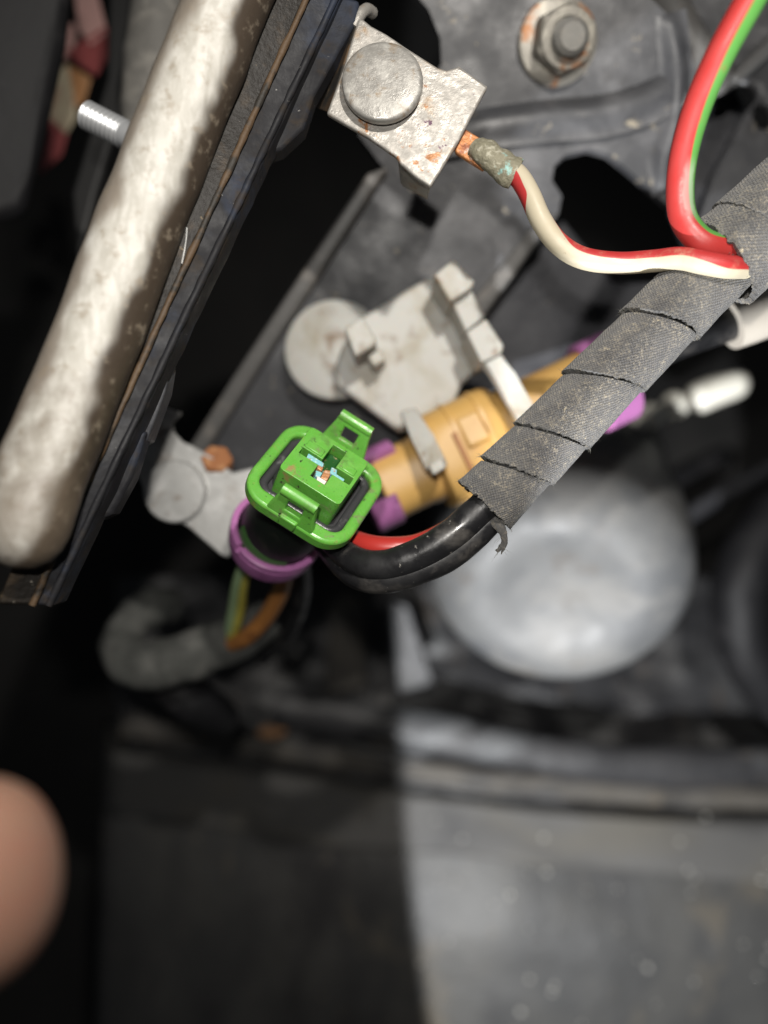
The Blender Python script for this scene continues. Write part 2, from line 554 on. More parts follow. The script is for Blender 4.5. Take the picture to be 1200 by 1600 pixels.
M['pink_pale'] = simple('pale_pink_fold', (0.55, 0.33, 0.30), 0.5)
M['cream_fold'] = simple('cream_fold', (0.55, 0.48, 0.34), 0.5, layers=[((0.40, 0.25, 0.18), 9, 0.5, 0.75)])
M['orange_fold'] = simple('orange_fold', (0.46, 0.24, 0.11), 0.5)
M['casing'] = simple('rough_grey_casing', (0.12, 0.115, 0.105), 0.7, layers=[((0.20, 0.19, 0.17), 6, 0.45, 0.7), ((0.05, 0.05, 0.045), 8, 0.55, 0.75)], bumps=[(4, 0.5)])
M['fibre'] = simple('frayed_fibre', (0.11, 0.11, 0.10), 0.9)
M['grit'] = simple('glinting_grit', (0.36, 0.35, 0.32), 0.2, spec=1.0)
M['thread'] = simple('zinc_thread', (0.40, 0.41, 0.42), 0.35, metal=0.4, bumps=[(2, 0.05)])


def bar_material():
    k = NT('white_paint_with_brown_grime')
    uvs = k.n('ShaderNodeSeparateXYZ')
    k.l(k.co.outputs['UV'], uvs.inputs[0])
    big = k.noise(9, 6, 0.65, 0.4)
    fine = k.noise(2.2, 6, 0.7)
    brush = k.noise(1.6, 4, 0.6, 0.6, (1, 0.35, 1, -20))
    col = k.mix(k.ramp(brush, 0.35, 0.7), (0.37, 0.355, 0.315), (0.52, 0.505, 0.465))
    # left flank carries baked-on dirt, right flank painted shade, edges broken by noise
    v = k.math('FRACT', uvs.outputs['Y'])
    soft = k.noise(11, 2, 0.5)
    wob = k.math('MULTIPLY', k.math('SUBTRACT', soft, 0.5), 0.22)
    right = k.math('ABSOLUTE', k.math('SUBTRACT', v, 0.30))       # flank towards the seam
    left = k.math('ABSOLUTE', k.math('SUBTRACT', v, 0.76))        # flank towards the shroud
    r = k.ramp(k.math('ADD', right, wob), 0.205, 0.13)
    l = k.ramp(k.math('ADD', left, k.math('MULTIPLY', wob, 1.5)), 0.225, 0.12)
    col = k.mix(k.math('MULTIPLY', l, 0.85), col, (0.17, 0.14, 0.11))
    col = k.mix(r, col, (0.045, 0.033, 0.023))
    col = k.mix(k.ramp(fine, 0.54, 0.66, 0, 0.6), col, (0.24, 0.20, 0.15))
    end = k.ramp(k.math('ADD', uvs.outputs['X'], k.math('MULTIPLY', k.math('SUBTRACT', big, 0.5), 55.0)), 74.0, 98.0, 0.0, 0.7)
    col = k.mix(end, col, (0.11, 0.085, 0.06))  # brown dirt at the lower end, also painting its fade into shade
    k.color(col)
    k.rough(0.5)
    nrm = k.bump(brush, 0.05, 0.8)
    nrm = k.bump(big, 0.3, 0.7, nrm)
    k.normal(k.bump(fine, 0.14, 0.8, nrm))
    return k.m


def stripe_material(name, base, stripe, half, dirt, dust=None):
    """insulation with a coloured tracer running along it (UV y = angle from the tracer's centre)"""
    k = NT(name)
    uvs = k.n('ShaderNodeSeparateXYZ')
    k.l(k.co.outputs['UV'], uvs.inputs[0])
    v = k.math('FRACT', k.math('ADD', uvs.outputs['Y'], 10.5))
    d = k.math('ABSOLUTE', k.math('SUBTRACT', v, 0.5))
    f = k.ramp(d, half + 0.008, half - 0.008)
    col = k.mix(f, base, stripe)
    n1 = k.noise(5, 6, 0.65)
    col = k.mix(k.ramp(n1, 0.56, 0.80, 0, 0.75), col, dirt)
    n2 = k.noise(1.1, 4, 0.6)
    col = k.mix(k.ramp(n2, 0.71, 0.76, 0, 0.9), col, (0.20, 0.10, 0.04))
    if dust:
        s = uvs.outputs['X']
        g = k.math('MULTIPLY', k.ramp(k.math('ABSOLUTE', k.math('SUBTRACT', s, dust[0])), dust[1], dust[1] * 0.45),
                   k.ramp(k.math('ADD', k.math('ABSOLUTE', k.math('SUBTRACT', d, half)), k.math('MULTIPLY', k.math('SUBTRACT', n1, 0.5), 0.25)), 0.085, 0.03))
        col = k.mix(k.math('MULTIPLY', g, 0.42), col, (0.42, 0.42, 0.38))
    k.color(col)
    k.rough(k.ramp(n1, 0.3, 0.7, 0.34, 0.6))
    nrm = k.bump(k.noise(4, 3), 0.08, 0.7)
    k.normal(k.bump(n2, 0.04, 0.6, nrm))
    return k.m


def tape_material():
    k = NT('woven_cloth_tape')
    uvs = k.n('ShaderNodeSeparateXYZ')
    k.l(k.co.outputs['UV'], uvs.inputs[0])
    s = uvs.outputs['X']
    a = k.math('MULTIPLY', uvs.outputs['Y'], 35.0)
    pitch = 0.56
    w1 = k.math('SINE', k.math('MULTIPLY', k.math('ADD', s, k.math('MULTIPLY', a, 0.25)), 2 * math.pi / pitch))
    w2 = k.math('SINE', k.math('MULTIPLY', k.math('SUBTRACT', a, k.math('MULTIPLY', s, 0.25)), 2 * math.pi / pitch))
    weave = k.math('MULTIPLY', w1, w2)
    fuzz = k.noise(0.38, 5, 0.7)
    big = k.noise(7, 6, 0.65)
    mid = k.noise(2.0, 5, 0.65)
    col = k.mix(k.ramp(big, 0.35, 0.7), (0.046, 0.046, 0.049), (0.100, 0.098, 0.096))
    col = k.mix(k.ramp(weave, -0.6, 0.9, 0, 0.55), col, (0.145, 0.143, 0.14))
    dust = k.math('MULTIPLY', k.ramp(fuzz, 0.46, 0.62), k.ramp(mid, 0.36, 0.66, 0.12, 1.0))
    col = k.mix(k.math('MULTIPLY', dust, 0.75), col, (0.34, 0.30, 0.23))
    col = k.mix(k.ramp(k.noise(1.0, 4, 0.6), 0.67, 0.71, 0, 0.8), col, (0.42, 0.36, 0.25))
    k.color(col)
    k.rough(0.85)
    k.b.inputs['Specular IOR Level'].default_value = 0.25
    k.b.inputs['Sheen Weight'].default_value = 0.25
    nrm = k.bump(weave, 0.10, 0.9)
    nrm = k.bump(fuzz, 0.22, 0.8, nrm)
    k.normal(k.bump(mid, 0.25, 0.7, nrm))
    return k.m


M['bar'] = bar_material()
M['white_red'] = stripe_material('white_wire_red_tracer', (0.47, 0.42, 0.31), (0.40, 0.03, 0.03), 0.185, (0.46, 0.38, 0.25))
M['red_green'] = stripe_material('red_wire_green_tracer', (0.38, 0.033, 0.03), (0.08, 0.25, 0.05), 0.115, (0.36, 0.03, 0.025), dust=(31.0, 6.0))
M['tape'] = tape_material()

# ================================================================== the setting
floor = sheet('bay_floor', lambda u, v: Vector((-700 + 1400 * u, -700 + 1400 * v, -75 + 3 * noise.noise(Vector((u * 20, v * 20, 0))))), 40, 40, M['floor'])
tag(floor, 'black floor of the engine bay deep below the parts', 'floor', kind='structure')


# plastic liner filling the lower right, a sagging sheet with a rolled top edge
def seam_y(px):
    t = min(max((px - 180) / 1020.0, -0.1), 1.4)
    return 1128 + 118 * math.sin(min(t * 1.45, 2.0))


def liner_f(u, v):
    px = 165 + (1750 - 165) * u - 30 * v
    top = seam_y(px)
    py = top + (2050 - top) * v
    D = 300 - 16 * math.sin(math.pi * min(v * 1.15, 1)) + 22 * (1 - u) ** 3 + 1.5 * noise.noise(Vector((u * 9, v * 6, 3)))
    D += 16 * max(0, 0.05 - v) / 0.05
    return P(px, py, D)


tag(sheet('liner_panel', liner_f, 70, 50, M['liner'], thick=2.5), 'smooth grey plastic liner panel filling the lower right', 'panel', kind='structure')


def shelf_f(u, v):
    px = 180 + 1400 * u
    py = 900 + (seam_y(px) + 30 - 900) * v
    D = 332 - 26 * v + 3.5 * noise.noise(Vector((u * 13, v * 5, 9))) + 2.0 * noise.noise(Vector((u * 31, v * 11, 1)))
    return P(px, py, D)


def lit_band_f(u, v):
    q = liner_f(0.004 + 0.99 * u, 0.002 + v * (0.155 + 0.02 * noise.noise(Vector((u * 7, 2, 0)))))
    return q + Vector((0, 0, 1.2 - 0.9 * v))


tag(sheet('liner_lip', lit_band_f, 60, 12, M['lip'], thick=1.0), 'dusty grey lip along the top of the liner panel', 'panel', kind='structure')
tag(sheet('shelf_panel', shelf_f, 90, 40, M['shelf'], thick=2.5), 'dirty dark shelf below the aluminium canister', 'panel', kind='structure')

# ================================================================== liner trim and lumps on the shelf
pts = [(px, seam_y(px) + 4, 297 - (0 if px < 500 else 3)) for px in range(190, 1500, 90)]
tag(ptube('trim_strip', pts, 4.2, M['tan_trim'], seg=18, n=6, wob=1.2, wfreq=0.08, flat=0.6), 'dusty tan trim strip along the top edge of the liner', 'trim')


def lump(name, pts, D, t, mat, label, cat='bracket'):
    return tag(slab(name, pts, D, t, mat, bevel=2.2, bseg=3), label, cat)


rail_pts = [(430, 1108, 297, 7.0), (530, 1122, 297, 8.0), (640, 1140, 296, 8.5), (780, 1168, 295, 8.0), (920, 1192, 295, 8.0), (1060, 1200, 295, 8.2), (1220, 1192, 296, 8.0), (1420, 1165, 298, 8.0)]
tag(ptube('curved_rail', rail_pts, 8, M['rail'], n=10, seg=28, flat=0.62, wob=1.6, wfreq=0.045), 'dusty dark curved rail running above the liner seam', 'rail')
lump('debris_clump', [(400, 1140), (430, 1134), (450, 1145), (430, 1156), (404, 1154)], 296, 4, M['orange_fold'], 'small orange-brown clump on the liner edge at the left', 'debris')
tag(slab('support_rail', [(515, 940), (563, 925), (572, 1075), (508, 1090)], [285, 285, 292, 292], 8, M['tan_trim'], bevel=1.5), 'upright grey-brown rail rising left of the canister', 'rail')
tag(slab('support_rail', [(604, 930), (640, 945), (682, 1070), (620, 1085)], [285, 285, 294, 294], 8, M['shelf'], bevel=1.5), 'slanting grey rail between the upright rail and the canister', 'rail')

# grit that glints on the liner
V, F = [], []
rg = random.Random(5)
for i in range(46):
    u, v = rg.uniform(0.31, 0.68), rg.uniform(0.01, 0.45)
    c = liner_f(u, v) + Vector((0, 0, 0.4))
    r = rg.choice((0.5, 0.6, 0.7, 0.85, 1.1))
    b0 = len(V)
    for a_ in range(1, 5):
        for k_ in range(8):
            V.append(c + Vector((math.sin(a_ * math.pi / 5) * math.cos(k_ * math.pi / 4), math.sin(a_ * math.pi / 5) * math.sin(k_ * math.pi / 4), math.cos(a_ * math.pi / 5))) * r)
    for a_ in range(3):
        for k_ in range(8):
            F.append((b0 + a_ * 8 + k_, b0 + a_ * 8 + (k_ + 1) % 8, b0 + a_ * 8 + 8 + (k_ + 1) % 8, b0 + a_ * 8 + 8 + k_))
    F.append(tuple(b0 + k_ for k_ in range(7, -1, -1)))
tag(make('grit', V, F, M['grit'], smooth=170), 'pale glinting grit scattered over the grey liner', 'grit', kind='stuff')

# ================================================================== grey support plate with the bolt
def Dp(py, up=0.0):
    return 182.0 / (1 + 0.338 * (800 - py) / 1200.0) - up


def on_plate(pts, up=0.0):
    return [Dp(y, up) for x, y in pts]


plate = thing('support_plate', P(800, 200, 150), 'grey painted support plate with cut-outs behind the clips and wires', 'plate')
outline = [(520, -60), (600, -60), (640, -20), (670, 15), (688, 60), (690, 100), (672, 130), (640, 150), (600, 165), (560, 210), (590, 250), (600, 262),
           (470, 460), (385, 590), (300, 725), (330, 800), (420, 860), (560, 760), (640, 700), (760, 486), (872, 335), (878, 306), (862, 282), (866, 258), (885, 240), (920, 232),
           (950, 240), (985, 268), (1046, 322), (1060, 300), (1090, 120), (1060, 40), (1010, -10), (985, -60)]
slab('plate_sheet', outline, on_plate(outline), 2.2, M['plate'], plate, bevel=0, smooth=0)
# raised lip down the left side, worn edge strip on the right side, pressed swage under the bolt
lip = [(574, 268), (608, 258), (478, 462), (392, 596), (318, 714), (286, 712), (362, 590), (448, 458)]
slab('side_lip', lip, on_plate(lip, 3.0), 5, M['plate_edge'], plate, bevel=0.9, bseg=3)
we = [(838, 345), (874, 330), (764, 484), (700, 590), (664, 580), (730, 478)]
slab('worn_edge', we, on_plate(we, 0.6), 2, M['plate_edge'], plate, bevel=0.7)


def emboss(name, pts, hw, h, mat, parent):
    """soft raised bead pressed into the plate: (px, py) centre line, half width and height in mm"""
    sp = spline([(x, y, Dp(y)) for x, y in pts], 8)
    path = [P(*q) for q in sp]
    F = frames(path)
    nrm = Vector((0, -0.338, 1)).normalized()
    m = 14
    V, Fc = [], []
    for i, p in enumerate(path):
        e = math.sin(math.pi * min(max((i + 0.0) / (len(path) - 1), 0), 1)) ** 0.4 if 0 < i < len(path) - 1 else 0.0
        for k in range(m + 1):
            x = -1 + 2 * k / m
            V.append(p + F[i][2] * (x * hw) + nrm * (h * e * (0.5 + 0.5 * math.cos(math.pi * x)) - 0.06))
    for i in range(len(path) - 1):
        for k in range(m):
            a_ = i * (m + 1) + k
            Fc.append((a_, a_ + m + 1, a_ + m + 2, a_ + 1))
    return make(name, V, Fc, mat, parent, smooth=80)


emboss('pressed_swage', [(690, 205), (760, 190), (850, 180), (940, 172), (1010, 150), (1062, 120)], 5.5, 2.2, M['plate'], plate)
emboss('pressed_swage', [(1046, 20), (1056, 110), (1050, 190), (1036, 250), (1044, 300)], 3.4, 2.2, M['plate'], plate)

bolt = thing('bolt', P(868, 75, Dp(75)), 'rusty flanged nut on a grey bolt end fixed to the support plate', 'bolt')
Mb = axis_matrix(P(870, 66, Dp(66)), (0.08, -0.40, 1))
lathe('washer', [(0, 0), (7.6, 0), (7.9, 0.5), (7.6, 1.3), (6.4, 1.7), (0, 1.9)], Mb, M['nut'], bolt, seg=40)
Mh = axis_matrix(P(870, 66, Dp(66)), (0.12, -0.48, 1), (0.9, 0.45, 0))
hexp = [(6.2 * math.cos(math.radians(60 * i)), 6.2 * math.sin(math.radians(60 * i))) for i in range(6)]
prism('hex_nut', hexp, 1.6, 6.6, Mh, M['nut'], bolt, bevel=0.7, bseg=3)
lathe('nut_chamfer', [(5.4, 6.4), (5.1, 7.1), (3.7, 7.2), (3.5, 6.3)], Mh, M['nut'], bolt, seg=36, closed=True)
prof = [(0, 4)]
z = 4.0
while z < 9.0:
    prof += [(2.95, z), (3.25, z + 0.25), (2.95, z + 0.5)]
    z += 0.55
prof += [(2.7, z + 0.2), (2.3, z + 0.5), (0, z + 0.5)]
lathe('bolt_end', prof, Mh, M['bolt_dark'], bolt, seg=28, smooth=28)

# panels at the far right behind the red and green wire
tag(slab('corner_panel', [(1020, -60), (1260, -60), (1260, 40), (1120, 130), (1090, 110)], [170, 165, 165, 172, 175], 3, M['plate_dark'], bevel=1.2), 'dark panel in the top right corner behind the red wire', 'panel')
tag(ptube('edge_rail', [(1030, -30, 166), (1062, 45, 165), (1105, 105, 166), (1125, 135, 168)], 4.2, M['plate_edge'], seg=16), 'light grey curved edge running up to the top of the red wire', 'rail')
side = thing('side_member', P(1180, 250, 165), 'slate grey side member with a notch and a dark hole right of the red wire', 'panel')
slab('member_sheet', [(1140, 115), (1240, 30), (1300, 30), (1300, 384), (1100, 392), (1080, 380), (1115, 270), (1165, 175), (1188, 150), (1185, 135), (1160, 128)], 165, 3, M['plate'], side,
     holes=[ell(1195, 180, 16, 20, 16)], bevel=0.9)
slab('member_ridge', [(1140, 118), (1215, 40), (1240, 30), (1250, 45), (1155, 128)], 162, 3, M['plate_edge'], side, bevel=0.8)
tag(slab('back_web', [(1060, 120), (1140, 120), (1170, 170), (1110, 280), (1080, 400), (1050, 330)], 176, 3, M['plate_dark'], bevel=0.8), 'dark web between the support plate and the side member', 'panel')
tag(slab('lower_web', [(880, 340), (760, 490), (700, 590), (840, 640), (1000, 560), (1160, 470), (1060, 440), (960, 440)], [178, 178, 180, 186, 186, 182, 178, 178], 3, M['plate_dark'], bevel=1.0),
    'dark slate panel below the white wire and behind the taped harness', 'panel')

# ================================================================== radiator tank with the white bar at the left
rad_t = thing('radiator_tank', P(200, 420, 118), 'weathered radiator tank edge with dirty white rounded bar running diagonally at left', 'radiator')
bar_pts = [(415, -140, 113), (357, 0, 113), (278, 200, 112), (200, 400, 110), (140, 560, 108), (66, 740, 105), (38, 820, 104)]
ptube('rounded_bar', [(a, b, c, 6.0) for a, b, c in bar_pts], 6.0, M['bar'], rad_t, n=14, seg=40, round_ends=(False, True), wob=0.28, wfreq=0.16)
ridge = [(540, -140), (478, 0), (405, 160), (349, 285), (300, 392), (240, 524), (183, 650), (136, 755), (50, 945)]
barR = [(470, -140), (405, 0), (325, 180), (272, 300), (225, 405), (172, 530), (120, 650), (75, 755), (-8, 945)]
outer = [(597, -140), (530, 0), (441, 188), (395, 285), (345, 390), (284, 518), (229, 635), (180, 738), (82, 948)]
dl = [116, 115, 114, 112, 111, 110, 108, 107, 107]
V, F = [], []


def band(name, A, B, da, db, t, mat, n=6, bev=0.5):
    a = spline([(x, y, d) for (x, y), d in zip(A, da)], n)
    b = spline([(x, y, d) for (x, y), d in zip(B, db)], n)
    V, F = [], []
    m = len(a)
    for i in range(m):
        pa, pb = P(*a[i]), P(*b[i])
        j = Vector((noise.noise(pa * 0.3), noise.noise(pa * 0.3 + Vector((9, 0, 0))), 0)) * 0.25
        V += [pa, pb + j, pb + j - Vector((0, 0, t)), pa - Vector((0, 0, t))]
    for i in range(m - 1):
        q, r = i * 4, i * 4 + 4
        for k in range(4):
            k2 = (k + 1) % 4
            F.append((q + k, r + k, r + k2, q + k2))
    F.append((0, 1, 2, 3))
    F.append(((m - 1) * 4 + 3, (m - 1) * 4 + 2, (m - 1) * 4 + 1, (m - 1) * 4))
    return make(name, V, F, mat, rad_t, bevel=bev, smooth=30)


band('seam_strip', barR, ridge, [d + 0.5 for d in dl], [d + 3 for d in dl], 9, M['strip'])
ptube('seam_ridge', [(x, y, d + 2.8) for (x, y), d in zip(ridge, dl)], 0.5, M['ridge'], rad_t, n=12, seg=10, wob=0.22, wfreq=0.5)
band('crimped_flange', ridge, outer, [d + 3.6 for d in dl], [d + 5 for d in dl], 5, M['flange'])
lipc = [(x - 6, y - 2, d + 4.6, 0.55) for (x, y), d in zip(outer, dl)]
ptube('flange_lip', lipc, 0.55, M['flange'], rad_t, n=12, seg=10, wob=0.18, wfreq=0.5)
slab('lug', [(562, 0), (556, 32), (490, 150), (474, 200), (440, 232), (413, 242), (405, 235), (520, -10)], 121.5, 4, M['flange'], rad_t, bevel=0.6)
slab('lug', [(264, 538), (264, 575), (258, 612), (230, 688), (205, 700), (200, 660), (262, 530)], 117.2, 4, M['plate_dark'], rad_t, bevel=0.6)
slab('lug', [(228, 672), (205, 748), (175, 803), (152, 814), (138, 806), (180, 690)], 115.8, 4, M['flange'], rad_t, bevel=0.6)
# a pale nick on the seam strip
ptube('scratch', [(292, 356, 113.1), (291, 372, 112.9), (288, 392, 112.6), (284, 412, 112.5)], 0.14, M['dull_steel'], rad_t, seg=8)

stud = thing('threaded_stud', P(210, 222, 128), 'bright threaded stud poking out left from behind the white bar', 'stud')
a, b = P(132, 178, 135), P(260, 243, 133)
Ms = axis_matrix(a, b - a, (0, 0, 1))
prof = [(0, 0), (1.7, 0.0)]
z = 0.2
while z < 8.6:
    prof += [(1.75, z), (2.5, z + 0.35), (2.5, z + 0.5), (1.75, z + 0.85)]
    z += 0.95
lathe('thread', prof + [(0, z)], Ms, M['thread'], stud, seg=24, smooth=70)
lathe('shank', [(0, 8.2), (2.35, 8.2), (2.35, 15), (0, 15)], Ms, M['thread'], stud, seg=24)

tag(ptube('grey_casing', [(262, -60, 165, 6.5), (248, 60, 165, 6.6), (238, 150, 166, 6.4), (228, 235, 168, 5.5)], 6, M['casing'], seg=24, wob=0.5, round_ends=(False, True)),
    'rough grey casing behind the top of the white bar', 'casing')
tag(slab('fan_shroud', [(-60, -60), (105, -60), (92, 60), (70, 160), (45, 260), (30, 330), (-60, 350)], [150, 150, 155, 158, 160, 160, 155], 5, M['black_rubber'], bevel=2.5, bseg=3),
    'dark grey shroud panel in the top left corner', 'panel')
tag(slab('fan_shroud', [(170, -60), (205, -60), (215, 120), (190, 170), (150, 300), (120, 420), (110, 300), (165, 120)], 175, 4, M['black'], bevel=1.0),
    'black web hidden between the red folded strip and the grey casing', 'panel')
fs = thing('folded_strip', P(110, 120, 160), 'folded red and cream strip glimpsed behind the shroud at top left', 'strip')
for pts_, D_, m_ in (([(118, -20), (146, -20), (162, 45), (140, 62), (124, 40)], [160, 158, 155, 156, 160], 'pink_pale'),
                     ([(140, 60), (162, 46), (170, 76), (148, 112), (128, 98), (108, 80)], [156, 155, 156, 160, 163, 164], 'pink'),
                     ([(104, 104), (138, 124), (128, 158), (118, 165), (110, 150)], [160, 158, 160, 162, 163], 'orange_fold'),
                     ([(82, 122), (104, 108), (112, 150), (116, 176), (102, 200), (76, 175)], [163, 158, 158, 159, 161, 165], 'cream_fold'),
                     ([(76, 176), (102, 201), (92, 238), (66, 262), (50, 215)], [165, 161, 164, 168, 170], 'pink'),
                     ([(95, 40), (122, 42), (108, 82), (84, 96), (80, 70)], [168, 166, 166, 168, 170], 'pink_pale')):
    cx_, cy_ = sum(p[0] for p in pts_) / len(pts_), sum(p[1] for p in pts_) / len(pts_)
    slab('fold', [(cx_ + (x - cx_) * 1.18, cy_ + (y - cy_) * 1.18) for x, y in pts_], [d + 48 for d in D_], 0.8, M[m_], fs, bevel=0.35)

# ================================================================== upper clip with the steel disc
clip = thing('mounting_clip', P(620, 160, 123), 'rust-spotted steel clip with a large round rivet head at top centre', 'clip')
cp = [(560, 28), (568, 30), (580, 40), (604, 53), (632, 72), (660, 90), (684, 105), (698, 109), (708, 106), (716, 103), (740, 119), (762, 136), (742, 172), (716, 222), (695, 257), (673, 292),
      (650, 277), (626, 256), (618, 244), (608, 237), (575, 214), (543, 196), (510, 177), (524, 140), (537, 105), (548, 66)]
slab('clip_plate', cp, 121.3, 1.1, M['zinc'], clip, bevel=0.35, bseg=3)
# folded-down tabs and the rear leg beside the radiator
slab3('folded_tab', [[P(626, 256, 121.9), P(673, 292, 121.9), P(668, 312, 129), P(630, 292, 129)]], (-0.5, 0.7, 0.0), M['zinc'], clip, bevel=0.2)
slab3('folded_tab', [[P(716, 103, 121.9), P(762, 136, 121.9), P(757, 140, 126.5), P(712, 108, 126.5)]], (-0.4, -0.7, 0.0), M['zinc'], clip, bevel=0.2)
slab3('rear_leg', [[P(558, 30, 122.0), P(512, 176, 122.0), P(490, 168, 134), P(545, 20, 134)]], (0.6, 0.3, 0.0), M['ridge'], clip, bevel=0.2)
ptube('rolled_edge', [(552, 44, 122.6), (562, 24, 122.8), (573, 15, 124), (582, 20, 126)], 0.95, M['zinc'], clip, seg=10)
Md = axis_matrix(P(598, 140, 121.4), (-0.02, 0.03, 1))
lathe('rivet_head', [(0, 0), (5.4, 0), (5.5, 0.9), (6.2, 1.0), (6.3, 1.3), (6.3, 2.1), (6.1, 2.4), (5.6, 2.55), (3.0, 2.6), (0, 2.55)], Md, M['disc'], clip, seg=56, smooth=40)

# ================================================================== lower clip, out of focus, beside the green connector
clip2 = thing('mounting_clip', P(310, 770, 158), 'grey steel clip with round rivet head half hidden by the green connector', 'clip')
slab('clip_plate', [(205, 715), (232, 690), (258, 668), (272, 676), (285, 690), (302, 697), (335, 716), (363, 738), (395, 730), (420, 780), (370, 850), (356, 872), (345, 868), (293, 823), (250, 800), (226, 770)],
     153, 1.3, M['dull_steel'], clip2, bevel=0.4)
slab3('folded_tab', [[P(250, 632, 150), P(285, 645, 150), P(270, 660, 153), P(274, 680, 153.5), P(236, 690, 153.5)]], (-0.3, -0.3, -1.1), M['dull_steel'], clip2, bevel=0.3)
lathe('rivet_head', [(0, 0), (5.9, 0), (6.25, 0.3), (6.25, 1.5), (5.9, 1.9), (3, 2.05), (0, 2.08)], axis_matrix(P(276, 768, 153.2), (-0.02, 0, 1)), M['dull_steel'], clip2, seg=48, smooth=40)
nut2 = prism('rusty_nut', [(3.4 * math.cos(math.radians(60 * i)), 3.4 * math.sin(math.radians(60 * i))) for i in range(6)], -2, 3, axis_matrix(P(338, 727, 156), (0.2, 0.5, 0.8)), M['rust'], clip2, bevel=0.6)

# ================================================================== white wire with the red tracer
w1 = thing('ground_wire', P(960, 410, 120), 'cream white wire with red tracer crimped to the rivet clip', 'wire')
slab3('spade_tongue', [[P(706, 212, 123.4), P(724, 199, 123.4), P(772, 228, 123.2), P(756, 266, 123.2), P(712, 238, 123.4)]], (0, 0, -1.0), M['copper'], w1, bevel=0.25)
ptube('crimp_barrel', [(742, 230, 123.4, 1.75), (756, 238, 122.6, 2.15), (772, 250, 122.2, 2.25), (786, 260, 122.2, 2.35), (797, 268, 122, 2.5), (806, 273, 122, 2.5)], 2.2, M['crimp'], w1, n=6, seg=22, flat=0.75, wob=0.35, wfreq=0.9)


def key(table):
    def f(s):
        for (s0, a0), (s1, a1) in zip(table, table[1:]):
            if s <= s1:
                t = (s - s0) / (s1 - s0)
                t = t * t * (3 - 2 * t)
                return a0 + (a1 - a0) * t
        return table[-1][1]
    return f


ptube('insulation', [(796, 264, 122.3), (812, 278, 121.6), (828, 305, 120.8), (846, 345, 120.2), (872, 380, 119.8), (910, 403, 119.5), (965, 411, 119), (1020, 408, 117.5), (1062, 404, 115.2), (1100, 411, 113.6), (1135, 417, 113.6), (1165, 418, 116)],
      1.68, M['white_red'], w1, n=10, seg=28, twist=key([(0, -72), (0.12, -92), (0.26, -235), (0.40, -285), (0.62, -292), (0.80, -302), (0.9, -322), (1, -328)]))

w2 = thing('red_wire', P(1090, 200, 110), 'thick red wire with green tracer coming down from the top right', 'wire')
ptube('insulation', [(1215, -75, 100), (1172, 0, 102), (1128, 80, 105), (1094, 155, 109), (1072, 225, 112), (1063, 285, 114.5), (1066, 335, 115.5), (1084, 366, 115.2), (1112, 384, 115.2), (1165, 392, 117)],
      2.02, M['red_green'], w2, n=10, seg=28, twist=key([(0, 48), (0.5, 54), (0.75, 58), (0.9, 66), (1, 80)]))

# ================================================================== taped harness
har = thing('wire_harness', P(930, 640, 126), 'thick wiring harness wound in dark grey cloth tape with black sleeves below', 'harness')


def wrap(name, c0, c1, r, tilt0, tilt1, jag=0.35, seg=144, over=1.0, seed=0, bendpts=None, under=True):
    """one turn of tape: from pixel c0 to c1 (px,py,D), its start edge stands proud and is frayed"""
    pts = [c0] + (bendpts or []) + [c1]
    sp = spline(pts, 8)
    path = [P(*p) for p in sp]
    if over > 0:
        path.append(path[-1] + (path[-1] - path[-2]).normalized() * over)
    F = frames(path)
    L = [0.0]
    for i in range(1, len(path)):
        L.append(L[-1] + (path[i] - path[i - 1]).length)
    tot = L[-1]

    def at(s):
        s = min(max(s, 0), tot)
        for i in range(1, len(L)):
            if s <= L[i] + 1e-9:
                t = (s - L[i - 1]) / max(L[i] - L[i - 1], 1e-6)
                return path[i - 1].lerp(path[i], t), F[i]
        return path[-1], F[-1]
    nl = 22
    rows = [(-1, 0.0)] + [(j / nl, None) for j in range(nl + 1)]
    V, Fc, UV = [], [], []
    us = []
    for (q, _) in rows:
        for k in range(seg):
            a = 2 * math.pi * k / seg
            edge = noise.noise(Vector((math.cos(a) * 9 + seed * 7.1, math.sin(a) * 9, seed))) * jag + (noise.noise(Vector((k * 1.37, seed * 3.3, 0))) * jag * 0.9)
            qq = max(q, 0)
            s = qq * (tot + min(over, 0))
            tl = tilt0 * (1 - qq) + tilt1 * qq
            left = math.sin(a)
            c, (t, n, b) = at(s)
            off = t * (-tl * left + (edge * (1 - min(qq * 4, 1))))
            if q < 0:
                rr = r - 0.8
            else:
                rr = r + 0.26 - 0.46 * qq + 0.10 * noise.noise(Vector((s * 0.35, math.cos(a) * 2.2 + seed, math.sin(a) * 2.2)))
                if qq < 0.05:
                    rr += 0.05 * noise.noise(Vector((k * 0.9, seed, 3)))
            V.append(c + (n * math.cos(a) + b * math.sin(a)) * rr + off)
            us.append((s - tl * left, k / seg))
    for i in range(len(rows) - 1):
        for k in range(seg):
            k2 = (k + 1) % seg
            Fc.append((i * seg + k, i * seg + k2, (i + 1) * seg + k2, (i + 1) * seg + k))
            u0, u1, u2, u3 = us[i * seg + k], us[i * seg + k2], us[(i + 1) * seg + k2], us[(i + 1) * seg + k]
            UV.append((u0, (u1[0], (k + 1) / seg), (u2[0], (k + 1) / seg), u3))
    return make(name, V, Fc, M['tape'], har, UV, smooth=40)


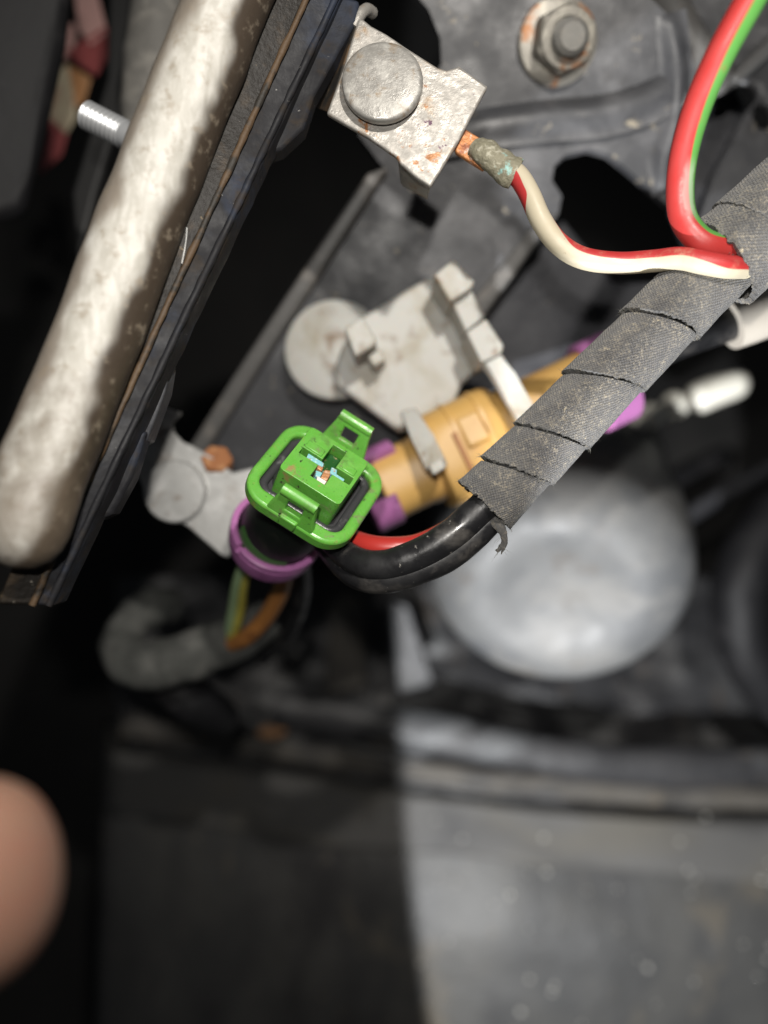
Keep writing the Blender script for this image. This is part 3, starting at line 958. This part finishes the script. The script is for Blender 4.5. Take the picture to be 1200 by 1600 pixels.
wrap('tape_wrap', (757, 788, 122), (808, 735, 121.5), 5.35, 0.1, 2.4, seed=1, over=-0.34)
wrap('tape_wrap', (808, 735, 121.5), (862, 681, 121), 5.45, 2.4, 2.6, seed=2, over=-0.34)
wrap('tape_wrap', (862, 681, 121), (943, 596, 120.5), 5.5, 2.6, 3.3, seed=3, over=-0.34)
wrap('tape_wrap', (943, 596, 120.5), (1030, 508, 120), 5.55, 3.3, 2.6, seed=4, over=-0.34)
wrap('tape_wrap', (1030, 508, 120), (1128, 412, 121), 5.7, 2.6, 1.2, seed=5, bendpts=[(1085, 452, 120)])
wrap('tape_wrap', (1128, 412, 120.5), (1185, 362, 119.5), 7.5, -0.6, 2.0, seed=6, over=-0.34, jag=0.5)
wrap('tape_wrap', (1185, 362, 119.5), (1330, 230, 116), 7.5, 2.0, 0.6, seed=7)
# inside of the bundle, closing the tape's mouth
ptube('bundle_core', [(765, 780, 122), (862, 681, 121.5), (943, 596, 121), (1030, 508, 120.5), (1128, 415, 121), (1180, 366, 120), (1330, 230, 117)], 4.9, M['black'], har, seg=20)

# black sleeves leaving the tape
ptube('black_sleeve', [(790, 755, 120.5, 2.5), (748, 799, 120.2, 2.55), (700, 840, 120.2, 2.6), (650, 869, 120.6, 2.6), (600, 884, 121.5, 2.5), (556, 876, 124, 2.3), (510, 838, 131, 2.1), (480, 790, 140, 2.0)],
      2.2, M['conduit'], har, n=10, seg=28, wob=0.15, wfreq=0.3)
ptube('black_sleeve', [(798, 776, 122, 2.3), (762, 815, 121.3, 2.4), (713, 858, 121.4, 2.5), (658, 888, 121.6, 2.55), (606, 902, 122.4, 2.5), (562, 900, 125, 2.35), (522, 868, 131, 2.1), (490, 820, 140, 2.0)],
      2.2, M['conduit'], har, n=10, seg=28, wob=0.15, wfreq=0.3)
ptube('red_core_wire', [(765, 782, 125.5), (705, 826, 126), (655, 850, 126), (612, 855, 125.5), (570, 850, 127), (520, 830, 133)], 1.75, M['red_wire'], har, n=10, seg=20)
ptube('red_core_wire', [(770, 788, 119.0), (744, 812, 118.75), (716, 838, 118.8), (694, 856, 119.3)], 0.5, M['red_wire'], har, n=8, seg=12)

# loose end of tape and frayed threads
tl = thing('loose_tape_tail', P(780, 850, 121), 'small frayed tail of grey tape hanging from the harness end', 'tape')
ptube('tail', [(768, 808, 119.5, 0.9), (780, 822, 118.8, 0.85), (787, 836, 118.8, 0.55), (786, 850, 119.2, 0.45), (776, 862, 119.6, 0.25)], 0.6, M['tape'], tl, n=8, seg=12, flat=0.45, wob=0.18, wfreq=1.6)
ptube('tail', [(772, 812, 119.2, 0.5), (784, 828, 118.7, 0.5), (790, 846, 119, 0.35), (783, 866, 119.4, 0.12)], 0.4, M['tape'], tl, n=8, seg=10, flat=0.5, wob=0.15, wfreq=1.6)


def fibres():
    rg = random.Random(3)
    V, F = [], []

    def hair(p, d, ln, r):
        b0 = len(V)
        pts = [p]
        dd = d.normalized()
        for i in range(4):
            dd = (dd + Vector((rg.uniform(-1, 1), rg.uniform(-1, 1), rg.uniform(-0.5, 0.8))) * 0.45).normalized()
            pts.append(pts[-1] + dd * ln / 4)
        for i, q in enumerate(pts):
            rr = r * (1 - i / 5.5)
            for k in range(3):
                a = k * 2.094
                V.append(q + Vector((math.cos(a), math.sin(a), math.cos(a + 1))) * rr)
        for i in range(4):
            for k in range(3):
                k2 = (k + 1) % 3
                F.append((b0 + i * 3 + k, b0 + i * 3 + k2, b0 + i * 3 + 3 + k2, b0 + i * 3 + 3 + k))
    seams = [((757, 788, 122), 5.6, 0.1), ((808, 735, 121.5), 5.7, 2.4), ((862, 681, 121), 5.75, 2.6), ((943, 596, 120.5), 5.8, 3.3), ((1030, 508, 120), 5.85, 2.6), ((1122, 420, 120.5), 6.55, 0.6)]
    t = (P(1030, 508, 120) - P(757, 788, 122)).normalized()
    n = Vector((0, 0, 1)) - t * t.z
    n.normalize()
    b = n.cross(t)
    for c, r, tilt in seams:
        for i in range(34):
            a = rg.uniform(-1.7, 1.7)
            rad_ = n * math.cos(a) + b * math.sin(a)
            p = P(*c) + rad_ * r - t * tilt * math.sin(a)
            hair(p, -t * rg.uniform(0.3, 1) + rad_ * rg.uniform(0.1, 0.9) + b * rg.uniform(-1, 1), rg.uniform(0.35, 1.1), 0.03)
    for i in range(160):
        u = rg.random()
        c = P(757 + 330 * u, 788 - 338 * u, 121.5 - u)
        a = rg.uniform(-1.75, 1.75)
        rad_ = n * math.cos(a) + b * math.sin(a)
        hair(c + rad_ * 5.55, rad_ * 0.6 + b * rg.uniform(-1, 1) + t * rg.uniform(-1, 1), rg.uniform(0.3, 0.9), 0.02)
    for i in range(14):
        hair(P(782 + rg.uniform(-5, 7), 845 + rg.uniform(-8, 18), 119), Vector((rg.uniform(-1, 1), -1.2, rg.uniform(-.3, .3))), rg.uniform(0.8, 2.6), 0.025)
    o = make('tape_fibres', V, F, M['fibre'], har, smooth=0)
    o['kind'] = 'stuff'


fibres()

# ================================================================== green connector
TILT = math.radians(38)
ang = math.radians(32.3)
xl = Vector((math.cos(ang), -math.sin(ang), 0))
wv = Vector((math.sin(ang), math.cos(ang), 0))
zl = wv * math.sin(TILT) + Vector((0, 0, math.cos(TILT)))
yl = zl.cross(xl)
Mg = Matrix((xl, yl, zl)).transposed().to_4x4()
Mg.translation = P(496, 752, 124)
con = thing('green_connector', P(434, 829, 141), 'bright green two-pin plug with corroded contacts and purple collar facing the viewer', 'connector')

flange_o = rrect(19.2, 19.0, 4.8, 8)
flange_i = rrect(15.3, 13.6, 2.0, 5)
prism('flange_frame', flange_o, -2.6, 0.0, Mg, M['green'], con, holes=[flange_i], bevel=0.55, bseg=3)
gk = prism('rubber_gasket', rrect(15.2, 13.5, 1.9, 5), -2.4, -1.7, Mg, M['gasket'], con, bevel=0.2)
ring = rrect(14.0, 12.5, 1.8, 5)
loopp = [Mg @ Vector((x, y, -1.35)) for x, y in ring]
tube('gasket_lip', loopp + [loopp[0]], 0.75, M['gasket'], gk, seg=10, cap=False)

# terminal block with the cross-shaped opening
bw, bh, top = 10.9, 10.5, 4.7


def ab(a, b):
    return (-bw / 2 + a * bw, bh / 2 - b * bh)


cross = [ab(.42, .08), ab(.645, .08), ab(.645, .425), ab(.95, .425), ab(.95, .58), ab(.665, .58), ab(.665, .82), ab(.42, .82), ab(.42, .57), ab(.09, .57), ab(.09, .435), ab(.42, .435)]
blk = prism('terminal_block', rrect(bw, bh, 0.7, 3), -2.2, top, Mg, M['green'], con, holes=[cross], bevel=0.32, bseg=3)
prism('block_floor', rrect(bw - 0.6, bh - 0.6, 0.5, 3), -2.1, 0.2, Mg, M['black'], con, bevel=0.1)
prism('key_rib', [ab(.425, .10), ab(.64, .10), ab(.64, .43), ab(.60, .50), ab(.50, .53), ab(.425, .50)], 0.2, 2.9, Mg, M['dark_green'], blk, bevel=0.4)
prism('lead_in', [ab(.10, .27), ab(.385, .27), ab(.385, .415), ab(.10, .415)], top - 0.1, top + 0.22, Mg, M['green'], blk, bevel=0.16)
prism('lead_in', [ab(.68, .27), ab(.93, .27), ab(.93, .405), ab(.68, .405)], top - 0.1, top + 0.20, Mg, M['green'], blk, bevel=0.16)


def contact(pts, z0, z1, m, tiltx=0.0):
    Mt = Mg @ Matrix.Rotation(tiltx, 4, 'X') if tiltx else Mg
    prism('contact', [ab(*p) for p in pts], z0, z1, Mt, M[m], con, bevel=0.12)


contact([(.20, .455), (.47, .455), (.49, .535), (.22, .55)], 0.2, 4.35, 'verdigris')
contact([(.41, .54), (.50, .53), (.51, .60), (.43, .61)], 0.2, 4.3, 'contact_copper')
contact([(.43, .62), (.53, .59), (.54, .71), (.47, .71)], 0.2, 3.9, 'verdigris')
contact([(.53, .54), (.63, .49), (.655, .70), (.55, .71)], 0.2, 4.2, 'contact_copper')
contact([(.59, .445), (.68, .435), (.71, .51), (.85, .51), (.85, .57), (.62, .56)], 0.2, 4.4, 'verdigris')
contact([(.50, .72), (.655, .71), (.655, .81), (.53, .81)], 0.2, 4.25, 'contact_pale')


# latch loops standing on opposite sides of the flange
def latch(sign, lean, base_y, name_label=None):
    # local frame: x along the flange, second axis up the arm
    up = Vector((0, lean * sign, 4.9))
    o = Vector((0, base_y * sign, -1.2))
    ex = Vector((1, 0, 0))

    def q(x, h):
        return Mg @ (o + ex * x + up * h)
    outer_ = [q(-4.3, 0), q(4.3, 0), q(4.0, .35), q(3.25, .95), q(3.05, 1.2), q(-3.05, 1.2), q(-3.25, .95), q(-4.0, .35)]
    hole = [q(-1.35, .50), q(1.35, .50), q(1.35, .93), q(-1.35, .93)]
    n = Mg.to_3x3() @ Vector((0, sign, -lean / 4.9)).normalized()
    lp = slab3('latch_loop', [outer_, hole], n * 1.3, M['green'], con, bevel=0.3, bseg=3)
    # thicker top bar rolled over outwards
    c0, c1 = q(-3.0, 1.18) + n * 0.75, q(3.0, 1.18) + n * 0.75
    tube('latch_bar', [c0.lerp(c1, i / 6) for i in range(7)], 0.95, M['green'], lp, seg=18, round_ends=(False, False), smooth=40)
    return lp


latch(1, 2.0, 8.2)
latch(-1, -0.6, 8.1)
# catch nib below the lower loop
prism('catch_nib', rrect(3.0, 1.2, 0.3, 2, 0, -9.3), -1.6, 0.5, Mg, M['green'], con, bevel=0.2)

# body down to the collar
cA = Mg @ Vector((0, 0, -2.0))
cB = P(434, 829, 141.5)
ax = (cA - cB).normalized()
path = [cB.lerp(cA, i / 8) for i in range(-2, 9)]
tube('plug_body', path, [7.1] * 3 + [7.1] * 3 + [7.0] * 5, M['body_dark'], con, seg=40)
Mc = axis_matrix(cB, zl, xl)
lathe('body_base', [(6.6, -1.2), (7.4, -1.2), (7.5, 1.6), (7.2, 2.6), (6.6, 2.6)], axis_matrix(cB, ax, xl), M['body_green'], con, seg=40, closed=True, arc=(-140, -50))
col_ = lathe('purple_collar', [(7.5, -5.2), (8.1, -5.2), (8.5, -3.5), (8.6, -1.2), (8.35, -1.0), (8.2, -0.8), (7.6, -0.8)], Mc, M['purple'], con, seg=64, closed=True, smooth=30)
# rim ring with a narrow gap towards the viewer's lower left
lathe('collar_rim', [(7.35, -0.9), (8.55, -0.9), (8.7, -0.3), (8.6, 0.35), (8.1, 0.6), (7.5, 0.45)], Mc, M['purple'], col_, seg=72, closed=True, smooth=50, arc=(-112, 241))
prism('collar_notch', rrect(1.0, 1.5, 0.15, 2, 8.3 * math.cos(math.radians(-115.5)), 8.3 * math.sin(math.radians(-115.5))), -0.9, -0.3, Mc, M['purple'], col_, bevel=0.1)

# wires leaving the plug down to the cloth loom
ptube('yellow_wire', [(392, 868, 152), (380, 915, 162), (376, 950, 170), (366, 985, 175), (350, 1010, 180)], 1.0, M['yellow_wire'], con, n=8, seg=14)
ptube('pale_green_wire', [(384, 868, 152), (370, 912, 161), (364, 948, 169), (358, 985, 175)], 1.0, M['palegreen_wire'], con, n=8, seg=14)
ptube('brown_wire', [(448, 878, 152), (440, 920, 163), (415, 965, 171), (385, 995, 174), (360, 1006, 178)], 1.9, M['brown_wire'], con, n=8, seg=16)
ptube('black_wire', [(470, 870, 152), (472, 930, 168), (450, 990, 182), (410, 1030, 192)], 1.8, M['conduit'], con, n=8, seg=16)

loom = thing('cloth_loom', P(290, 1030, 185), 'blurred grey cloth loom hooking round at lower left below the plug', 'loom')
ptube('loom_sleeve', [(425, 962, 183, 4.6), (380, 990, 182, 5.4), (325, 1015, 181, 5.8), (265, 1036, 182, 6.0), (215, 1040, 185, 5.8), (190, 1012, 190, 5.2), (204, 975, 196, 4.8), (238, 948, 203, 5.2), (268, 945, 210, 4.6)],
      5.5, M['loom'], loom, n=10, seg=28, wob=0.9, wfreq=0.18)
ptube('loom_end', [(250, 1060, 196, 4.5), (300, 1095, 198, 6.0), (340, 1120, 205, 5.5)], 5, M['black_rubber'], loom, n=8, seg=22, round_ends=(True, True), wob=0.5)

# ================================================================== white nylon clip
nc = thing('nylon_clip', P(640, 560, 160), 'off-white nylon clip with a round foot and prongs holding the orange plug', 'clip')
lathe('round_foot', [(0, 0), (10.3, 0), (10.9, 0.6), (10.7, 1.4), (9.6, 2.0), (0, 2.6)], axis_matrix(P(524, 548, 166), (-0.04, 0.03, 1)), M['white_plastic'], nc, seg=48)
slab('clip_body', [(568, 493), (600, 474), (640, 450), (678, 428), (712, 470), (735, 520), (748, 575), (722, 600), (700, 650), (678, 668), (655, 660), (625, 676), (527, 603), (524, 570), (536, 534)],
     [158, 158, 158, 158, 158, 159, 160, 160, 160, 160, 160, 160, 159, 158.5, 158], 5, M['white_plastic'], nc, bevel=0.8, bseg=3)


def post(pts, D, t, bev=0.5, name='prong'):
    return slab(name, pts, D, t, M['white_plastic'], nc, bevel=bev, bseg=3)


post([(677, 430), (709, 404), (742, 438), (738, 450), (704, 472)], 146, 13)
post([(705, 470), (738, 453), (759, 494), (728, 519)], [149, 149, 149.5, 149.5], 10)
post([(728, 519), (760, 497), (788, 538), (784, 551), (752, 568)], 146.5, 13)
slab('long_prong', [(754, 566), (784, 551), (806, 585), (832, 628), (858, 690), (836, 704), (808, 650), (780, 604)], [148, 148, 146, 145, 147, 147, 145, 146], 3.2, M['white_plastic'], nc, bevel=0.6)
post([(537, 512), (566, 494), (589, 530), (586, 538), (555, 558)], 147, 12)
post([(573, 556), (594, 544), (603, 562), (584, 574)], 151, 8)
slab('long_prong', [(625, 642), (650, 636), (678, 682), (699, 722), (697, 732), (677, 743), (664, 730), (645, 690)], [152, 152, 147, 145, 145, 145, 145, 147], 3.0, M['white_plastic'], nc, bevel=0.6, bseg=3)
post([(677, 743), (697, 731), (690, 716), (669, 726)], 144, 6, 0.4, 'prong_tip')

# ================================================================== orange plug behind the harness
op = thing('orange_plug', P(760, 690, 162), 'tan orange round plug with purple collars lying behind the taped harness', 'connector')
a, b = P(594, 766, 160), P(1000, 570, 164)
Mo = axis_matrix(a, b - a, (0, 0, 1))
lathe('front_barrel', [(5.5, 0), (6.9, 0), (7.3, 0.5), (7.3, 9), (7.6, 10), (7.6, 12.5), (5, 12.6)], Mo, M['orange'], op, seg=48, square=0.12)
lathe('middle_housing', [(4, 11.8), (8.6, 11.8), (9.8, 12.6), (10.2, 14), (10.2, 27), (9.7, 27.8), (4, 28)], Mo, M['orange'], op, seg=48, square=0.25)
lathe('rear_barrel', [(3, 27), (8.0, 27.2), (8.2, 28), (8.2, 50), (7.8, 51), (3, 51)], Mo, M['orange'], op, seg=48, square=0.1)
for z0 in (17.5, 23.5):
    lathe('rib', [(9.8, z0), (10.5, z0 + 0.1), (10.5, z0 + 0.9), (9.8, z0 + 1.0)], Mo, M['orange'], op, seg=40, closed=True, square=0.25, arc=(-70, 110))
prism('side_key', [(-2.4, -3.2), (2.4, -3.2), (2.4, 3.2), (-2.4, 3.2)], 0, 1.0, axis_matrix(Mo @ Vector((9.9, -2.5, 21)), (Mo.to_3x3() @ Vector((1, -0.2, 0))), Mo.to_3x3() @ Vector((0, 0, 1))), M['orange'], op, bevel=0.5)
prism('moulded_slot', [(-0.5, -4.2), (0.5, -4.2), (0.5, 4.2), (-0.5, 4.2)], 0, 1.05, axis_matrix(Mo @ Vector((9.9, 0.6, 17.2)), (Mo.to_3x3() @ Vector((1, 0, 0))), Mo.to_3x3() @ Vector((0, 0, 1))), M['brown_wire'], op, bevel=0.2)
lathe('purple_collar', [(6.6, -3.8), (7.8, -3.8), (8.2, -3.2), (8.2, 1.6), (7.7, 2.0), (7.2, 2.0)], Mo, M['purple'], op, seg=48, closed=True, square=0.1, arc=(15, 150))
lathe('purple_collar', [(6.6, -3.8), (8.4, -3.8), (8.9, -3.2), (8.9, 5.4), (8.5, 5.8), (7.4, 5.8)], Mo, M['purple'], op, seg=48, closed=True, square=0.1, arc=(255, 318))
lathe('purple_collar', [(7.4, 49), (9.4, 49), (9.9, 49.6), (9.9, 56), (9.2, 56.6), (7.4, 56.6)], Mo, M['purple'], op, seg=48, closed=True)
lathe('dark_mouth', [(0, 0.8), (5.8, 0.8), (5.8, -2.0), (0, -2.0)], Mo, M['black'], op, seg=32)

# ================================================================== aluminium canister
can = thing('aluminium_canister', P(850, 640, 310), 'large pale aluminium canister with a dished round end behind the harness', 'canister')
a, b = P(850, 640, 312), P(877, 938, 208)
Mk = axis_matrix(a, b - a, (1, 0, 0))
Lk = (b - a).length
RK = 1.02
lathe('canister_shell', [(0, 0), (35, 0), (36.8, 1.5), (37.4, 6), (38.2, Lk - 24), (37.9, Lk - 18), (37.0, Lk - 12.5), (35.3, Lk - 8), (32.8, Lk - 4.4), (29.6, Lk - 1.9), (26, Lk - 0.5), (22.5, Lk), (18.5, Lk - 0.6), (14.5, Lk - 1.8), (10, Lk - 2.8), (0, Lk - 3.2)],
      Mk, M['alu'], can, seg=80, smooth=60)

# ================================================================== right-hand background
sl = thing('sleeved_cable', P(1130, 510, 140), 'black cable running into a cream sleeve at the right edge', 'cable')
ptube('black_cable', [(900, 610, 150), (985, 570, 148), (1060, 535, 147), (1150, 503, 147)], 3.2, M['conduit'], sl, seg=20)
ptube('cream_sleeve', [(1140, 507, 147, 4.9), (1190, 488, 147, 5.0), (1300, 440, 147, 5.0)], 5, M['cream'], sl, seg=28)

tag(ptube('bright_pin', [(1094, 621, 238), (1120, 610, 238), (1146, 600, 238)], 4.6, M['bright_metal'], seg=24, round_ends=(True, True)), 'gleaming pale metal pin alone in the dark at right', 'pin')
beads = thing('beaded_rod', P(1010, 650, 255), 'row of gleaming metal beads between the harness and the bright pin', 'rod')
for (x, y, r) in ((978, 668, 2.6), (994, 661, 3.2), (1016, 651, 4.0), (1034, 645, 3.2), (1054, 634, 4.2)):
    lathe('bead', [(0, -r), (r * .5, -r * .866), (r * .866, -r * .5), (r, 0), (r * .866, r * .5), (r * .5, r * .866), (0, r)], axis_matrix(P(x, y, 228), (0, 0, 1)), M['bright_metal'], beads, seg=20, smooth=80)
tube('rod', [P(960, 676, 229), P(1062, 630, 229)], 1.4, M['dull_steel'], beads, seg=14)
tag(ptube('black_hose', [(1330, 720, 262), (1215, 800, 258), (1160, 900, 256), (1165, 1010, 260), (1230, 1100, 268), (1340, 1140, 275)], 9, M['black_rubber'], n=10, seg=28, wob=0.6, wfreq=0.1),
    'thick black rubber hose looping at the right edge', 'hose')
tag(ptube('thin_pipe', [(1040, 830, 300), (1100, 790, 300), (1160, 755, 300), (1260, 700, 300)], 3.0, M['plate_dark'], seg=16), 'thin dark pipe slanting above the black hose', 'pipe')
tag(ptube('thin_pipe', [(1040, 760, 320), (1085, 735, 320), (1130, 715, 320)], 5.0, M['black_rubber'], seg=16, round_ends=(True, True)), 'short dark pipe below the bright pin', 'pipe')
tag(lathe('dark_pulley', [(0, 0), (26, 0), (28, 2), (28, 14), (24, 16), (10, 15), (8, 18), (0, 18)], axis_matrix(P(1240, 960, 300), (-0.1, 0.1, 1)), M['black_rubber'], seg=48), 'dark round pulley inside the loop of the black hose', 'pulley')

# ================================================================== fingertip
def hand():
    root = thing('person', P(-380, 1440, 80), 'bare fingertip reaching in from the lower left edge, out of focus', 'person')
    # skeleton: wrist, palm, knuckles, pointing index finger and curled others
    vs, rs, es = [], [], []

    def add(p, r, par=None):
        vs.append(Vector(p) * MM)
        rs.append(r * MM)
        if par is not None:
            es.append((par, len(vs) - 1))
        return len(vs) - 1
    tip = P(28, 1362, 66)
    base_dir = Vector((-1, -0.22, -0.06)).normalized()
    pip = tip + base_dir * 24
    mcp = pip + Vector((-1, -0.35, -0.30)).normalized() * 46
    palm = mcp + Vector((-1, -0.62, -0.1)).normalized() * 40
    wrist = palm + Vector((-1, -0.6, 0.0)).normalized() * 48
    arm = wrist + Vector((-1, -0.6, 0.1)).normalized() * 120
    p0 = add(palm, 17)
    w0 = add(wrist, 20, p0)
    add(arm, 30, w0)
    k0 = add(mcp, 11, p0)
    f1 = add(pip, 9.2, k0)
    f2 = add(tip + base_dir * 8, 10.2, f1)
    add(tip + Vector((3.2, 0.4, 0)), 9.0, f2)
    side = Vector((0.35, -1, -0.2)).normalized()
    for i in (1, 2, 3):
        k = add(mcp + side * 15 * i + Vector((-4 * i, 0, -2)), 10 - i * 0.6, p0)
        a1 = add(vs[k] / MM + Vector((26, -10, -24)), 8.6 - i * 0.4, k)
        a2 = add(vs[a1] / MM + Vector((-12, -6, -20)), 8.0 - i * 0.4, a1)
        add(vs[a2] / MM + Vector((-16, 0, 2)), 7.2 - i * 0.4, a2)
    t1 = add(palm + Vector((8, 26, -14)), 11, p0)
    t2 = add(palm + Vector((30, 34, -26)), 9.5, t1)
    add(palm + Vector((50, 32, -36)), 8.2, t2)
    me = bpy.data.meshes.new('hand')
    me.from_pydata(vs, es, [])
    o = bpy.data.objects.new('hand', me)
    me.materials.append(M['skin'])
    link(o)
    o.parent = root
    o.matrix_parent_inverse = Matrix.Translation(root.location).inverted()
    sk = o.modifiers.new('skin', 'SKIN')
    sk.use_smooth_shade = True
    for i, d in enumerate(me.skin_vertices[0].data if me.skin_vertices else []):
        d.radius = (rs[i], rs[i])
        d.use_root = (i == 0)
    ss = o.modifiers.new('subdivision', 'SUBSURF')
    ss.levels = 2
    ss.render_levels = 3
    return o


def hand_build():
    o = hand()
    if not o.data.skin_vertices:
        bpy.context.view_layer.objects.active = o
    return o


hand_build()
